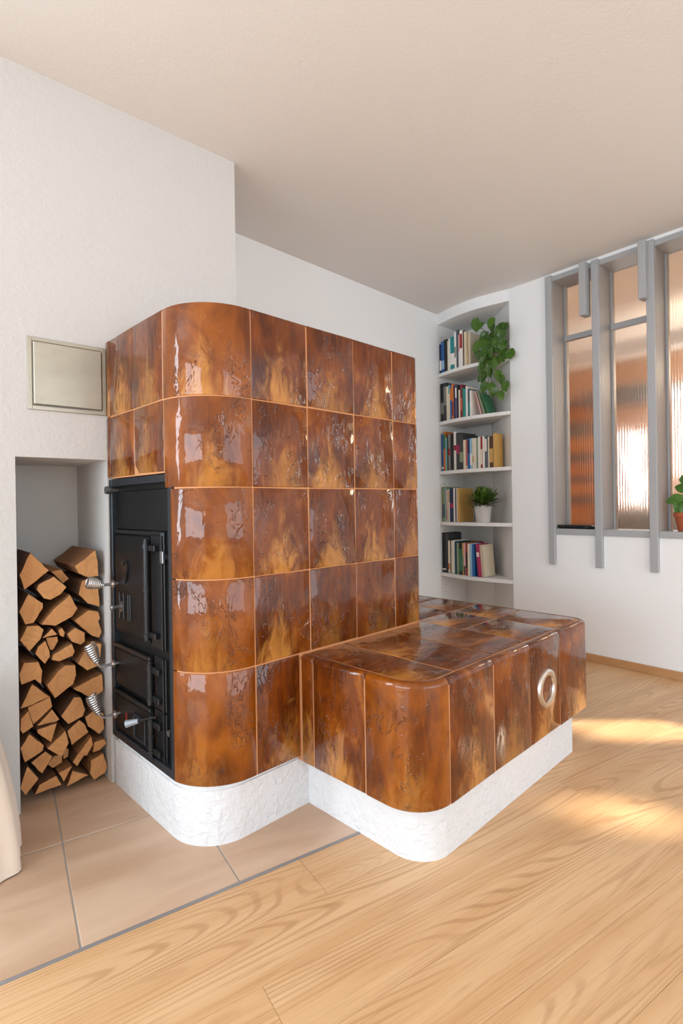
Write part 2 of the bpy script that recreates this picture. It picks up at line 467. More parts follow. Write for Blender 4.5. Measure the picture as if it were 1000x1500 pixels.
# skirting on the window wall
g = G(); g.box(0.67, 5.4, -0.012, -0.0005, 0, 0.05, 0.002)
tag(g.obj('baseboard_right', M_base, None, WN), 'low oak skirting board along the window wall', None, None, 'structure')

# ------------------------------------------------------------------ tiled stove
stove = thing('tiled_stove', ST, 'large amber-brown glazed tile stove with wraparound bench on a white plinth', 'stove')
RZ = [0.185, 0.535, 0.82, 1.105, 1.387, 1.675]
TH = 0.02            # tile thickness, core sits behind
GAP = 0.0010

def rounded(path_pts):
    """polyline with rounded corners: [(x,y,r)] -> dense points with outward normals (outside on the right-hand side of travel)"""
    out = []
    n = len(path_pts)
    for i, (x, y, r) in enumerate(path_pts):
        if r <= 0 or i in (0, n - 1): out.append(Vector((x, y))); continue
        p = Vector((x, y)); a = Vector(path_pts[i - 1][:2]); b = Vector(path_pts[i + 1][:2])
        d1 = (a - p).normalized(); d2 = (b - p).normalized()
        s = p + d1 * r; e = p + d2 * r; c = p + (d1 + d2) * r
        a0 = math.atan2((s - c).y, (s - c).x); a1 = math.atan2((e - c).y, (e - c).x)
        da = (a1 - a0 + math.pi) % (2 * math.pi) - math.pi
        for k in range(13):
            t = a0 + da * k / 12
            out.append(c + Vector((math.cos(t), math.sin(t))) * r)
    return out
class Path:
    def __init__(s, pts):
        s.p = rounded(pts); s.l = [0]
        for a, b in zip(s.p, s.p[1:]): s.l.append(s.l[-1] + (b - a).length)
    def at(s, d):
        d = min(max(d, 0), s.l[-1])
        for i in range(len(s.p) - 1):
            if d <= s.l[i + 1] + 1e-9:
                break
        a, b = s.p[i], s.p[i + 1]; L = s.l[i + 1] - s.l[i]
        t = (d - s.l[i]) / L if L > 1e-9 else 0
        dr = (b - a).normalized()
        return a + (b - a) * t, Vector((dr.y, -dr.x))
    def knots(s, d0, d1): return [v for v in s.l if d0 < v < d1]
    def find(s, x, y):      # distance along the path of the nearest point
        best = (9, 0)
        for i in range(len(s.p) - 1):
            a, b = s.p[i], s.p[i + 1]; q = Vector((x, y)); L = (b - a).length
            if L < 1e-9: continue
            t = min(max((q - a).dot(b - a) / L / L, 0), 1)
            d = (a + (b - a) * t - q).length
            if d < best[0]: best = (d, s.l[i] + t * L)
        return best[1]
tr = random.Random(11)
def path_tile(parent, path, d0, d1, prof, name='tile', uvw=0.235, uvh=0.285, mat=None):
    """glazed tile that follows the path; prof = rows [(z, drop)] from foot to top, drop = how far behind the face"""
    d0 += GAP; d1 -= GAP
    b = 0.0035
    cols = [(d0, b), (d0 + .0015, b * .35), (d0 + b, 0)] + [(k, 0) for k in path.knots(d0 + b + .002, d1 - b - .002)] + [(d1 - b, 0), (d1 - .0015, b * .35), (d1, b)]
    if len(cols) == 6: cols.insert(3, ((d0 + d1) / 2, 0))
    ta, tb = tr.uniform(-.0012, .0012), tr.uniform(-.0012, .0012)
    z0, z1 = prof[0][0], prof[-1][0]
    vs = []; uv = []; fs = []
    nr = len(prof) + 2
    L = d1 - d0
    for d, dc in cols:
        p, nm = path.at(d)
        # smooth normal over knots
        p2, n2 = path.at(d + .004); p1, n1 = path.at(d - .004); nn = (n1 + n2).normalized() if (n1 + n2).length > .1 else nm
        for z, dz in [(z0, TH)] + list(prof) + [(prof[-1][0], max(TH, prof[-1][1]))]:
            o = -max(dc, 0) - dz + ta * ((d - d0) / L - .5) * 2 + tb * ((z - z0) / (z1 - z0) - .5) * 2
            o = min(o, .0)
            q = p + nn * (o if dz < TH else -max(TH, dz))
            vs.append((q.x, q.y, z)); uv.append((((d - d0) - L / 2) / uvw, (z - z0) / uvh))
    for i in range(len(cols) - 1):
        for j in range(nr - 1):
            a = i * nr + j; fs.append((a, a + nr, a + nr + 1, a + 1))
    g = G()
    # end skirts
    for i in (0, len(cols) - 1):
        p, nm = path.at(cols[i][0]); base = len(vs)
        for j in range(nr):
            z = vs[i * nr + j][2]; q = p - nm * TH
            vs.append((q.x, q.y, z)); uv.append(uv[i * nr + j])
        for j in range(nr - 1):
            f = (i * nr + j, i * nr + j + 1, base + j + 1, base + j); fs.append(f if i == 0 else f[::-1])
    g.add(vs, fs, 0, uv)
    return g.obj(name, mat or M_glaze, parent, None, 40)
def flatprof(z0, z1):
    b = 0.0035; z0 += GAP; z1 -= GAP
    return [(z0, b), (z0 + .0015, b * .35), (z0 + b, 0), ((z0 + z1) / 2, 0), (z1 - b, 0), (z1 - .0015, b * .35), (z1, b)]

# upper body: path runs from the wall along the iron-front side, round the corner, along the broad face and round the far end
XE = 1.085
PB = Path([(0, .655, 0), (0, 0, .186), (XE, 0, .035), (XE, .60, 0)])
g = G()
cp = [(p.x, p.y) for p in Path([(.002, .62, 0), (.002, .002, .184), (XE - .002, .002, .033), (XE - .002, .60, 0)]).p]
g.prism(cp, 1.155, 1.668)
cp2 = [(.05, .62), (.05, .158)]
for k in range(len(PB.p)):
    q, nm = PB.at(PB.l[k] + (1e-4 if k == 0 else 0))
    if not (q.x < .1 and q.y > .155): cp2.append((q.x - nm.x * .002, q.y - nm.y * .002))
g.prism(cp2, .19, 1.155)
body = g.obj('stove_core', M_grout, stove, None)
V1 = PB.find(.207, 0); V0 = PB.find(0, .19); VF = PB.find(0.0021, .158); W1 = PB.find(0, .41)
VX = [V1] + [PB.find(x, 0) for x in (.441, .675, .905)]
VE = PB.l[-1]; VR = PB.find(XE, .12)
for r in range(5):
    z0, z1 = RZ[r], RZ[r + 1]
    left = V0 if r >= 3 else VF
    if r == 4 or r == 3:
        zz = z0 if r == 4 else 1.158
        path_tile(body, PB, 0.0, W1 - .215, flatprof(zz, z1)) if W1 > .23 else None
        path_tile(body, PB, max(W1 - .215, 0), W1, flatprof(zz, z1))
        path_tile(body, PB, W1, V0, flatprof(zz, z1))
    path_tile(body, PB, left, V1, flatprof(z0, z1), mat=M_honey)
    if r == 0:
        path_tile(body, PB, V1, PB.find(.388, 0), flatprof(z0, z1))
    else:
        for a, b_ in zip(VX, VX[1:] + [VR]): path_tile(body, PB, a, b_, flatprof(z0, z1))
        path_tile(body, PB, VR, VR + .24, flatprof(z0, z1)); path_tile(body, PB, VR + .24, VE, flatprof(z0, z1))

# bench
BX0, BX1, BY0, BY1, BT, BB = .39, 1.595, -.515, 1.10, .533, .165
PN = Path([(BX0, -.004, 0), (BX0, BY0, .131), (BX1, BY0, .07), (BX1, BY1, 0)])
RIM = .03
ins = Path([(BX0 + .002, .03, 0), (BX0 + .002, BY0 + .002, .129), (BX1 - .002, BY0 + .002, .068), (BX1 - .002, BY1, 0), ])
g = G()
poly = [(p.x, p.y) for p in ins.p] + [(XE + .012, BY1), (XE + .012, .03)]
g.prism(poly, BB + .003, BT - .018)
poly = [(p.x, p.y) for p in Path([(BX0 + .014, .03, 0), (BX0 + .014, BY0 + .014, .115), (BX1 - .014, BY0 + .014, .056), (BX1 - .014, BY1, 0)]).p] + [(XE + .012, BY1), (XE + .012, .03)]
g.prism(poly, BT - .02, BT - .0016)
bench = g.obj('bench_core', M_grout, stove, None)
rr = .016
bprof = [(BB, .005), (BB + .0015, .002), (BB + .005, 0), ((BB + BT) / 2, 0), (BT - rr, 0)]
for k in range(1, 6):
    a = math.pi / 2 * k / 5; bprof.append((BT - rr + rr * math.sin(a), rr - rr * math.cos(a)))
bprof.append((BT, RIM - .004))
def find(x, y): return PN.find(x, y)
BD = [0, find(BX0, -.065), find(BX0, -.30), find(.525, BY0), find(.777, BY0), find(1.03, BY0), find(1.28, BY0), find(BX1, -.42)]
y = -.17
while y < BY1 - .1: BD.append(find(BX1, y)); y += .25
BD.append(PN.l[-1])
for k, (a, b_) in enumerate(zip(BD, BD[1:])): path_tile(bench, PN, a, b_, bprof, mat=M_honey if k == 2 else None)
# bench top tiles, clipped to the rounded inner outline
def clip(poly, sub):
    out = poly
    for i in range(len(sub)):
        a, b = sub[i], sub[(i + 1) % len(sub)]
        res = []
        side = lambda p: (b[0] - a[0]) * (p[1] - a[1]) - (b[1] - a[1]) * (p[0] - a[0])
        for k in range(len(out)):
            p, q = out[k], out[(k + 1) % len(out)]
            sp, sq = side(p), side(q)
            if sp >= 0: res.append(p)
            if (sp > 0 > sq) or (sp < 0 < sq):
                t = sp / (sp - sq); res.append((p[0] + (q[0] - p[0]) * t, p[1] + (q[1] - p[1]) * t))
        out = res
        if not out: return []
    return out
inner = [(p.x, p.y) for p in Path([(BX0 + RIM, .05, 0), (BX0 + RIM, BY0 + RIM, .101), (BX1 - RIM, BY0 + RIM, .045), (BX1 - RIM, BY1, 0)]).p] + [(BX0 + RIM, BY1)]
def top_tile(x0, x1, y0, y1):
    gp = .0018
    pl = clip([(x0 + gp, y0 + gp), (x1 - gp, y0 + gp), (x1 - gp, y1 - gp), (x0 + gp, y1 - gp)], inner)
    if len(pl) < 3: return
    cx = sum(p[0] for p in pl) / len(pl); cy = sum(p[1] for p in pl) / len(pl)
    def shrink(d): return [(p[0] + (cx - p[0]) / max(math.hypot(cx - p[0], cy - p[1]), 1e-6) * d, p[1] + (cy - p[1]) / max(math.hypot(cx - p[0], cy - p[1]), 1e-6) * d) for p in pl]
    n = len(pl); rings = [(pl, BT - TH), (pl, BT - .004), (shrink(.002), BT - .0015), (shrink(.006), BT)]
    vs = [(x, y, z) for ring, z in rings for x, y in ring]; uvs = [((y - cy) / .235, (x - x0) / .285) for ring, z in rings for x, y in ring]
    fs = [(a * n + i, a * n + (i + 1) % n, (a + 1) * n + (i + 1) % n, (a + 1) * n + i) for a in range(3) for i in range(n)]
    fs.append(tuple(3 * n + i for i in range(n)))
    g = G(); g.add(vs, fs, 0, uvs); g.obj('tile', M_glaze, bench, None, 40)
TX = [BX0 + RIM, .595, .835, 1.07, 1.333, BX1 - RIM]
for a, b_ in zip(TX, TX[1:]):
    if a < 1.0: top_tile(a, b_, BY0 + RIM, -.002)
    else: top_tile(a, b_, BY0 + RIM, -.21); top_tile(a, b_, -.21, .02)
for y0, y1 in ((.02, .26), (.26, .50), (.50, .74), (.74, .98), (.98, 1.09)):
    top_tile(XE + .006, 1.333, y0, y1); top_tile(1.333, BX1 - RIM, y0, y1)
# plinth
pp = Path([(.010, .64, 0), (.010, .018, .16), (.435, .018, 0), (.435, -.490, .11), (1.455, -.490, .012), (1.455, 1.08, 0)])
g = G(); poly = [(p.x, p.y) for p in pp.p] + [(1.08, 1.08), (1.08, .58)]
n = len(poly)
vs = [(x, y, z) for z in (0, BB + .0) for x, y in poly]
# top follows: stove part a little higher than the bench part
vs2 = []
for k, (x, y) in enumerate(poly): vs2.append((x, y, 0))
g.prism(poly, 0, BB + .004)
cp3 = [(p.x, p.y) for p in Path([(.014, .62, 0), (.014, .022, .155), (.44, .022, 0), (.44, .6, 0)]).p]
g.prism(cp3, BB, .188)
g.obj('plinth', M_plinth, stove, None, 40)
# nickel ring and glazed disc on the bench front
g = G()
Mr = T(1.157, BY0, .344) @ Matrix.Rotation(R(90), 4, 'X')
g.lathe([(.048, -.004), (.0485, .006), (.051, .0095), (.056, .0105), (.064, .0105), (.070, .008), (.072, .003), (.072, -.004)], 40, M=Mr)
ring = g.obj('vent_ring', M_ring, stove, None)
tag(ring, 'round brushed nickel ring')
g = G(); g.lathe([(.046, -.004), (.046, .0015), (0.0, .0025)], 32, M=Mr)
for k in range(len(g.uv)): g.uv[k] = [(g.v[i][0] * 6, g.v[i][2] * 4) for i in g.f[k]]
g.obj('glazed_disc', M_glaze, ring, None)

# ---- iron front
FX = .004           # outer plane of the iron frame
g = G()
y0, y1, z0, z1, w = .152, .652, .186, 1.152, .026
fr = G()
fr.box(FX, FX + .05, y0, y0 + w, z0, z1, .002); fr.box(FX, FX + .05, y1 - w, y1, z0, z1, .002)
fr.box(FX, FX + .05, y0 + w, y1 - w, z0, z0 + w, .002); fr.box(FX, FX + .05, y0 + w, y1 - w, z1 - w, z1, .002)
front = fr.obj('iron_front', M_ironedge, stove, None)
g = G(); g.box(FX + .022, FX + .045, y0 + w - .001, y1 - w + .001, z0 + w - .001, z1 - w + .001)
g.box(FX + .016, FX + .03, y0 + w + .01, y1 - w - .004, .965, 1.108, .004)
g.obj('back_plate', M_iron, front, None)
# hinge / latch hardware helper
def cylz(g, x, y, z0, z1, r, n=12, mat=0): g.tube([(x, y, z0), (x, y, z1)], r, n, mat)
g = G(); g.tube([(FX - .012, .625, 1.112), (FX + .03, .625, 1.112)], .010, 12); g.tube([(FX - .022, .625, 1.112), (FX - .010, .625, 1.112)], .015, 12)
g.obj('damper_knob', M_dull, front, None)
def spring_handle(parent, y, z, bend, up):
    """steel rod out of the door, then a cone-shaped wire coil"""
    g = G(); x0 = FX
    g.tube([(x0 + .02, y, z), (x0 - .05, y, z)], .0055, 10)
    g.tube([(x0 - .018, y, z), (x0 - .012, y, z)], .014, 16)
    if up:
        g.tube([(x0 - .05, y, z), (x0 - .063, y, z + .004), (x0 - .071, y, z + .014), (x0 - .077, y, z + .03)], .0055, 10)
        a = Vector((x0 - .072, y, z + .016)); b = Vector((x0 - .095, y + .012, z + .088))
    else:
        g.tube([(x0 - .05, y, z), (x0 - .065, y, z)], .0055, 10)
        a = Vector((x0 - .052, y, z)); b = Vector((x0 - .105, y + .008, z + .016))
    h = g.obj('handle', M_chrome, parent, None); tag(h, 'bright steel rod handle')
    ax = (b - a); L = ax.length; ax.normalize(); e1 = ax.orthogonal().normalized(); e2 = ax.cross(e1)
    pts = []; turns = 9; n = turns * 14
    for k in range(n + 1):
        t = k / n; r = .008 + .012 * math.sin(min(t * 1.25, 1) * math.pi / 2) * (1 if t < .9 else 1 - (t - .9) * 4)
        an = 2 * math.pi * turns * t
        pts.append(a + ax * L * t + (e1 * math.cos(an) + e2 * math.sin(an)) * r)
    g = G(); g.tube(pts, .0029, 6)
    g.tube([a, a + ax * L * .9], [.005, .006], 10)
    tag(g.obj('coil_grip', M_chrome, h, None), 'coiled steel wire grip')
def door(name, ya, yb, za, zb, mat=M_iron):
    """ya near hinge (right), yb near the wall"""
    g = G(); g.box(FX + .006, FX + .024, ya, yb, za, zb, .004)
    g.box(FX + .001, FX + .008, ya + .012, yb - .012, za + .012, zb - .012, .003)
    d = g.obj(name, mat, front, None)
    return d
def hinge(parent, y, za, zb):
    g = G(); cylz(g, FX - .006, y, za, zb, .010)
    for z in (za + .012, (za + zb) / 2, zb - .02): cylz(g, FX - .006, y, z, z + .012, .0125)
    cylz(g, FX - .006, y, zb, zb + .010, .007)
    for z in (za + .01, zb - .03): g.box(FX - .004, FX + .012, y - .055, y + .004, z, z + .02, .002)
    g.obj('hinge', M_hinge, parent, None)
def latchplate(parent, y0, y1, z0, z1):
    g = G(); g.box(FX + .012, FX + .024, y0, y1, z0, z1, .002); g.box(FX + .006, FX + .014, y0 + .006, y0 + .014, z0, z1, .001)
    g.obj('hinge_rail', M_hinge, parent, None)
fd = door('fire_door', .335, .618, .585, .945)
latchplate(fd, .232, .330, .575, .965)
g = G(); g.box(FX + .008, FX + .02, .235, .64, .950, .964, .003); g.obj('door_ledge', M_hinge, fd, None)
hinge(fd, .325, .60, .93)
spring_handle(fd, .585, .765, 0, False)
# spyhole cover
g = G()
pts = []
for k in range(24):
    a = 2 * math.pi * k / 24; pts.append((.505 + .022 * math.cos(a) - .010 * math.sin(a), .815 + .042 * math.sin(a)))
g.add([(FX - .006, p[0], p[1]) for p in pts] + [(FX + .003, p[0], p[1]) for p in pts], [tuple(range(24)), tuple(range(24, 48))[::-1]] + [(i, 24 + i, 24 + (i + 1) % 24, (i + 1) % 24) for i in range(24)])
g.tube([(FX - .010, .512, .845), (FX + .003, .512, .845)], .010, 12)
g.obj('spyhole_cover', M_hinge, fd, None)
for yy in (.49, .472, .565, .53):
    g = G(); g.box(FX - .003, FX + .004, yy - .004, yy + .004, .640, .735, .002); g.obj('air_slot', M_hinge, fd, None)
g = G(); g.tube([(FX - .004, .548, .685), (FX + .004, .548, .685)], .020, 16); g.tube([(FX - .03, .548, .685), (FX - .002, .548, .685)], .008, 12); g.lathe([(0, -.010), (.008, -.007), (.011, 0), (.008, .007), (0, .010)], 12, (FX - .033, .548, .685))
g.obj('air_knob', M_dull, fd, None)
g = G(); g.tube([(FX + .012, .215, .885), (FX - .004, .215, .885)], .009, 12); g.box(FX - .006, FX + .004, .205, .225, .865, .905, .002); g.obj('latch', M_dull, fd, None)
md = door('ash_door', .320, .625, .385, .535)
latchplate(md, .232, .315, .375, .548)
hinge(md, .308, .39, .525)
spring_handle(md, .595, .468, 0, True)
g = G(); g.box(FX - .004, FX + .01, .318, .63, .528, .542, .003); g.obj('door_ledge', M_hinge, md, None)
ld = door('lower_door', .325, .63, .215, .362)
latchplate(ld, .232, .318, .210, .370)
hinge(ld, .308, .215, .345)
spring_handle(ld, .585, .285, 0, True)
g = G(); g.box(FX - .004, FX + .01, .320, .63, .356, .370, .003); g.obj('door_ledge', M_hinge, ld, None)
g = G()
for (a, b_, c, d) in ((.36, .455, .235, .243), (.36, .455, .312, .32), (.36, .368, .243, .312), (.447, .455, .243, .312)): g.box(FX - .004, FX + .004, a, b_, c, d, .002)
g.obj('vent_frame', M_ironedge, ld, None)
g = G(); g.box(FX - .001, FX + .003, .515, .528, .262, .305, .001); g.obj('red_mark', M_red, ld, None)
g = G(); g.tube([(FX + .004, .285, .352), (FX - .03, .325, .340), (FX - .04, .338, .336)], .004, 8); g.obj('lever_rod', M_iron, ld, None)
g = G(); g.tube([(FX - .036, .334, .337), (FX - .066, .362, .328)], [.008, .0125], 14)
tag(g.obj('lever', M_levercap, ld, None), 'pale grey damper lever end')
g = G(); g.tube([(FX + .018, .205, .32), (FX + .004, .205, .32)], .010, 12); g.obj('bolt', M_dull, front, None)

# ------------------------------------------------------------------ wall hatch
hx0, hx1, hz0, hz1 = .066, .326, 1.395, 1.650
hatch = thing('wall_hatch', BR @ T((hx0 + hx1) / 2, 0, hz0), 'square stainless steel soot hatch set in the chimney wall', 'hatch')
hw, hh = (hx1 - hx0) / 2, hz1 - hz0
g = G(); f = .014
g.box(-hw, -hw + f, -.006, .0, 0, hh, .001); g.box(hw - f, hw, -.006, .0, 0, hh, .001); g.box(-hw + f, hw - f, -.006, .0, 0, f, .001); g.box(-hw + f, hw - f, -.006, 0, hh - f, hh, .001)
g.obj('frame', M_hatch, hatch)
g = G(); g.box(-hw + f + .003, hw - f - .003, -.016, -.0005, f + .003, hh - f - .003, .003)
g.obj('panel', M_hatch, hatch)

# ------------------------------------------------------------------ firewood
LOGS=[
  [(0.075,0.893),(0.136,0.823),(0.108,0.801),(0.054,0.759),(0.039,0.814)],
  [(0.292,0.888),(0.301,0.837),(0.302,0.785),(0.259,0.785),(0.23,0.803),(0.216,0.83)],
  [(0.153,0.811),(0.188,0.816),(0.215,0.777),(0.194,0.762)],
  [(0.149,0.801),(0.191,0.756),(0.171,0.732),(0.136,0.715),(0.114,0.723),(0.09,0.759),(0.096,0.775)],
  [(0.246,0.772),(0.272,0.781),(0.304,0.776),(0.31,0.661),(0.266,0.681),(0.234,0.72)],
  [(0.067,0.747),(0.114,0.706),(0.114,0.689),(0.083,0.639),(0.056,0.636),(0.037,0.686)],
  [(0.202,0.728),(0.228,0.673),(0.209,0.645),(0.15,0.618),(0.103,0.63),(0.147,0.684)],
  [(0.266,0.659),(0.303,0.649),(0.31,0.621),(0.303,0.611),(0.315,0.567),(0.306,0.544),(0.281,0.555),(0.256,0.581),(0.24,0.597),(0.217,0.627)],
  [(0.061,0.633),(0.098,0.629),(0.115,0.611),(0.104,0.578),(0.067,0.539),(0.038,0.585)],
  [(0.14,0.611),(0.158,0.585),(0.108,0.581)],
  [(0.123,0.578),(0.161,0.576),(0.163,0.559),(0.145,0.528),(0.136,0.53),(0.127,0.557)],
  [(0.119,0.571),(0.132,0.53),(0.133,0.509),(0.116,0.485),(0.085,0.529),(0.095,0.554)],
  [(0.205,0.546),(0.215,0.514),(0.207,0.499),(0.16,0.487),(0.135,0.498),(0.141,0.516)],
  [(0.173,0.608),(0.182,0.589),(0.178,0.573),(0.167,0.579),(0.161,0.601)],
  [(0.216,0.603),(0.25,0.578),(0.25,0.543),(0.235,0.534),(0.204,0.551),(0.188,0.584)],
  [(0.268,0.537),(0.31,0.527),(0.3,0.442),(0.256,0.432),(0.223,0.465)],
  [(0.034,0.468),(0.049,0.506),(0.096,0.5),(0.108,0.464),(0.104,0.415),(0.084,0.438),(0.041,0.428)],
  [(0.218,0.462),(0.22,0.423),(0.209,0.39),(0.146,0.352),(0.119,0.407),(0.159,0.453),(0.183,0.469)],
  [(0.316,0.405),(0.32,0.337),(0.281,0.313),(0.209,0.371)],
  [(0.077,0.421),(0.135,0.361),(0.061,0.343),(0.038,0.341)],
  [(0.135,0.361),(0.142,0.321),(0.078,0.272),(0.061,0.339)],
  [(0.061,0.335),(0.076,0.275),(0.042,0.258),(0.035,0.272),(0.037,0.312)],
  [(0.236,0.336),(0.252,0.284),(0.243,0.26),(0.191,0.244),(0.176,0.265),(0.166,0.281),(0.212,0.342)],
  [(0.14,0.313),(0.164,0.269),(0.153,0.263),(0.089,0.265)],
  [(0.153,0.263),(0.133,0.197),(0.089,0.244),(0.087,0.257)],
  [(0.293,0.281),(0.318,0.248),(0.32,0.189),(0.3,0.173),(0.259,0.216),(0.249,0.254)],
  [(0.063,0.251),(0.11,0.194),(0.106,0.176),(0.048,0.152),(0.034,0.207)],
  [(0.179,0.23),(0.19,0.18),(0.166,0.134),(0.117,0.181)],
  [(0.231,0.25),(0.251,0.227),(0.263,0.193),(0.202,0.161),(0.187,0.219)],
  [(0.117,0.166),(0.141,0.139),(0.105,0.087),(0.069,0.138)],
  [(0.267,0.183),(0.273,0.15),(0.249,0.113),(0.219,0.129)],
  [(0.249,0.113),(0.221,0.077),(0.205,0.097),(0.225,0.125)],
  [(0.317,0.154),(0.325,0.134),(0.299,0.115),(0.274,0.114),(0.279,0.152)],
  [(0.312,0.102),(0.326,0.044),(0.319,0.023),(0.277,0.007),(0.261,0.039),(0.266,0.09)],
  [(0.055,0.141),(0.09,0.085),(0.086,0.078),(0.048,0.037),(0.032,0.069)],
  [(0.15,0.069),(0.167,0.029),(0.078,0.025),(0.093,0.055)],
  [(0.154,0.08),(0.201,0.09),(0.171,0.04)],
  [(0.201,0.073),(0.257,0.038),(0.18,0.02)],
  [(0.151,0.128),(0.178,0.123),(0.177,0.094),(0.146,0.083),(0.128,0.102)],
  [(0.184,0.152),(0.204,0.13),(0.2,0.103),(0.184,0.1)],
]
LOGLAB = ['big wedge-shaped log crowning the left side of the stack',
 'big log crowning the right side of the stack with broad top face',
 'small log half hidden between the two crowning logs',
 'rounded log under the small half-hidden one near the top',
 'triangular log right under the top right crowning log and handle',
 'six-sided log against the left niche edge, second from the top there',
 'largest oval log in the upper middle of the stack',
 'notched double-lobed log against the right niche side, upper third',
 'shield-shaped log against the left niche edge, third from the top there',
 'little triangular sliver above a pair of small split logs',
 'small curved log touching a narrow upright log, upper left of middle',
 'narrow upright split log beside the small curved one',
 'flat-topped small log left of the middle coil handle',
 'thin pale round branch end peeking out in the upper middle',
 'rounded log right of the thin pale branch end',
 'large wedge log behind the middle coil handle',
 'grey-brown notched log against the left edge at half height',
 'large jagged log in the middle of the stack',
 'wide triangular log on the right just above the lowest coil handle',
 'roof-shaped split log left of centre under the notched log',
 'curved block log directly under the roof-shaped split log',
 'narrow log against the left edge beneath the roof-shaped split log',
 'chunky many-sided log right of centre beneath the large jagged log',
 'thin flat sliver wedged above a pointed log, left of centre',
 'downward-pointing log just below the thin flat sliver',
 'blocky log right below the lowest coil handle by the niche side',
 'cracked five-sided log against the left edge, second from the floor',
 'pointed log in the lower middle between two slanted logs',
 'slanted log right of the pointed one in the lower middle',
 'kite-shaped log in the lower left above the bottom row',
 'upright crescent log on the lower right',
 'little broken piece under the upright crescent log',
 'small stub log by the right niche side near the floor',
 'dark-based log standing in the bottom right corner of the stack',
 'left corner log of the bottom row on the floor tiles',
 'wide low log second in the bottom row',
 'small downward triangular log in the bottom row middle',
 'flat triangular log of the bottom row near the right corner log',
 'dark recessed log in the lower middle, left of a second dark one',
 'dark recessed log in the lower middle, under the slanted logs']
lr = random.Random(5)
for i, pl in enumerate(LOGS):
    cx = sum(p[0] for p in pl) / len(pl); cz = sum(p[1] for p in pl) / len(pl)
    area2 = sum(pl[k][0] * pl[(k + 1) % len(pl)][1] - pl[(k + 1) % len(pl)][0] * pl[k][1] for k in range(len(pl)))
    if area2 < 0: pl = pl[::-1]
    # finer outline with slight roughness
    out = []
    for k in range(len(pl)):
        a, b_ = pl[k], pl[(k + 1) % len(pl)]
        d = math.hypot(b_[0] - a[0], b_[1] - a[1]); m = max(1, int(d / .018))
        for q in range(m):
            t = q / m; j = .0014 if q else 0
            out.append((a[0] + (b_[0] - a[0]) * t - cx + lr.uniform(-j, j), a[1] + (b_[1] - a[1]) * t - cz + lr.uniform(-j, j)))
    y0 = .05 + lr.uniform(-.012, .014) + (.05 if i in (38, 39, 2) else 0)
    Ln = lr.uniform(.30, .34)
    n = len(out); g = G()
    sx, sz, tx, tz = lr.uniform(.86, .97), lr.uniform(.86, .97), 0, 0
    rows = [(0, .95), (.003, .975), (Ln * .5, .975), (Ln, .965)]
    vs = [(x * s_, y, z * s_) for y, s_ in rows for x, z in out]
    fs = [(a * n + (k + 1) % n, a * n + k, (a + 1) * n + k, (a + 1) * n + (k + 1) % n) for a in range(3) for k in range(n)]
    fs = [f[::-1] for f in fs] + [tuple(3 * n + k for k in range(n))[::-1]]
    g.add(vs, [f[::-1] for f in fs])
    o = g.obj('firewood_log', M_logside, None, BR @ T(cx, y0, cz), 30)
    tag(o, LOGLAB[i], 'log', 'split firewood stacked in the niche')
    g = G()
    vs = [(x * .95, 0, z * .95) for x, z in out] + [(0, -.0015, 0)]
    g.add(vs, [((k + 1) % n, k, n) for k in range(n)][::1])
    g.f = [f[::-1] for f in g.f]
    g.obj('cut_end', M_logend, o, None, 30)

# ------------------------------------------------------------------ interior window
win = bpy.data.objects.new('window_1', None); COL.objects.link(win); win.matrix_world = WN
tag(win, 'grey framed interior window with reeded glass panes', None, None, 'structure')
POSTS = [.955, 1.268, 1.588, 1.908, 2.228]
for i, x in enumerate(POSTS):
    g = G(); g.box(x, x + .045, -.028, 0.0, .612, 2.572, .003)
    g.box(x + .004, x + .045, 0.0, .185, .855, 2.545)
    g.obj('post', M_grey, win)
    if i < 4:
        g = G(); x0, x1 = x + .045, POSTS[i + 1]
        g.box(x0, x1, -.012, .19, .815, .855, .002); g.obj('sill', M_grey, win)
        g = G(); g.box(x0, x1, -.012, .19, 2.532, 2.566, .002); g.obj('header', M_grey, win)
        g = G(); g.box(x0, x0 + .012, .148, .185, .855, 2.532, .001); g.box(x1 - .008, x1, .148, .185, .855, 2.532, .001); g.obj('glazing_stop', M_grey, win)
        top = 2.532
        if i < 2:
            g = G(); g.box(x0 + .002, x1, .135, .172, 2.150, 2.186, .002); g.obj('transom', M_grey, win)
            g = G(); g.box(x0 + .010, x1 - .006, .160, .165, 2.186, 2.532); g.obj('upper_pane', M_glass, win)
            top = 2.150
        # reeded pane: vertical ribs
        g = G(); n = int((x1 - x0 - .016) / .0022); a0 = x0 + .010; st = (x1 - x0 - .016) / n
        vs = []
        for k in range(n + 1):
            yy = .160 - .0011 * abs(math.sin(k * st / .016 * math.pi))
            vs += [(a0 + k * st, yy, .855), (a0 + k * st, yy, top)]
        m = len(vs); vs += [(a0, .165, .855), (a0, .165, top), (a0 + n * st, .165, .855), (a0 + n * st, .165, top)]
        fs = [(2 * k, 2 * k + 2, 2 * k + 3, 2 * k + 1) for k in range(n)]
        fs += [(m, m + 1, m + 3, m + 2), (m, 0, 1, m + 1), (m + 2, m + 3, 2 * n + 1, 2 * n)]
        fs += [tuple([2 * k for k in range(n, -1, -1)] + [m, m + 2]), tuple([2 * k + 1 for k in range(n + 1)] + [m + 3, m + 1])]
        g.add(vs, fs); g.obj('reeded_pane', M_reed, win, None, 60)
for x in (1.210, 1.562, 1.864):
    g = G(); g.box(x, x + .042, -.075, -.001, 2.225, 2.566, .003); g.obj('bracket', M_grey, win)

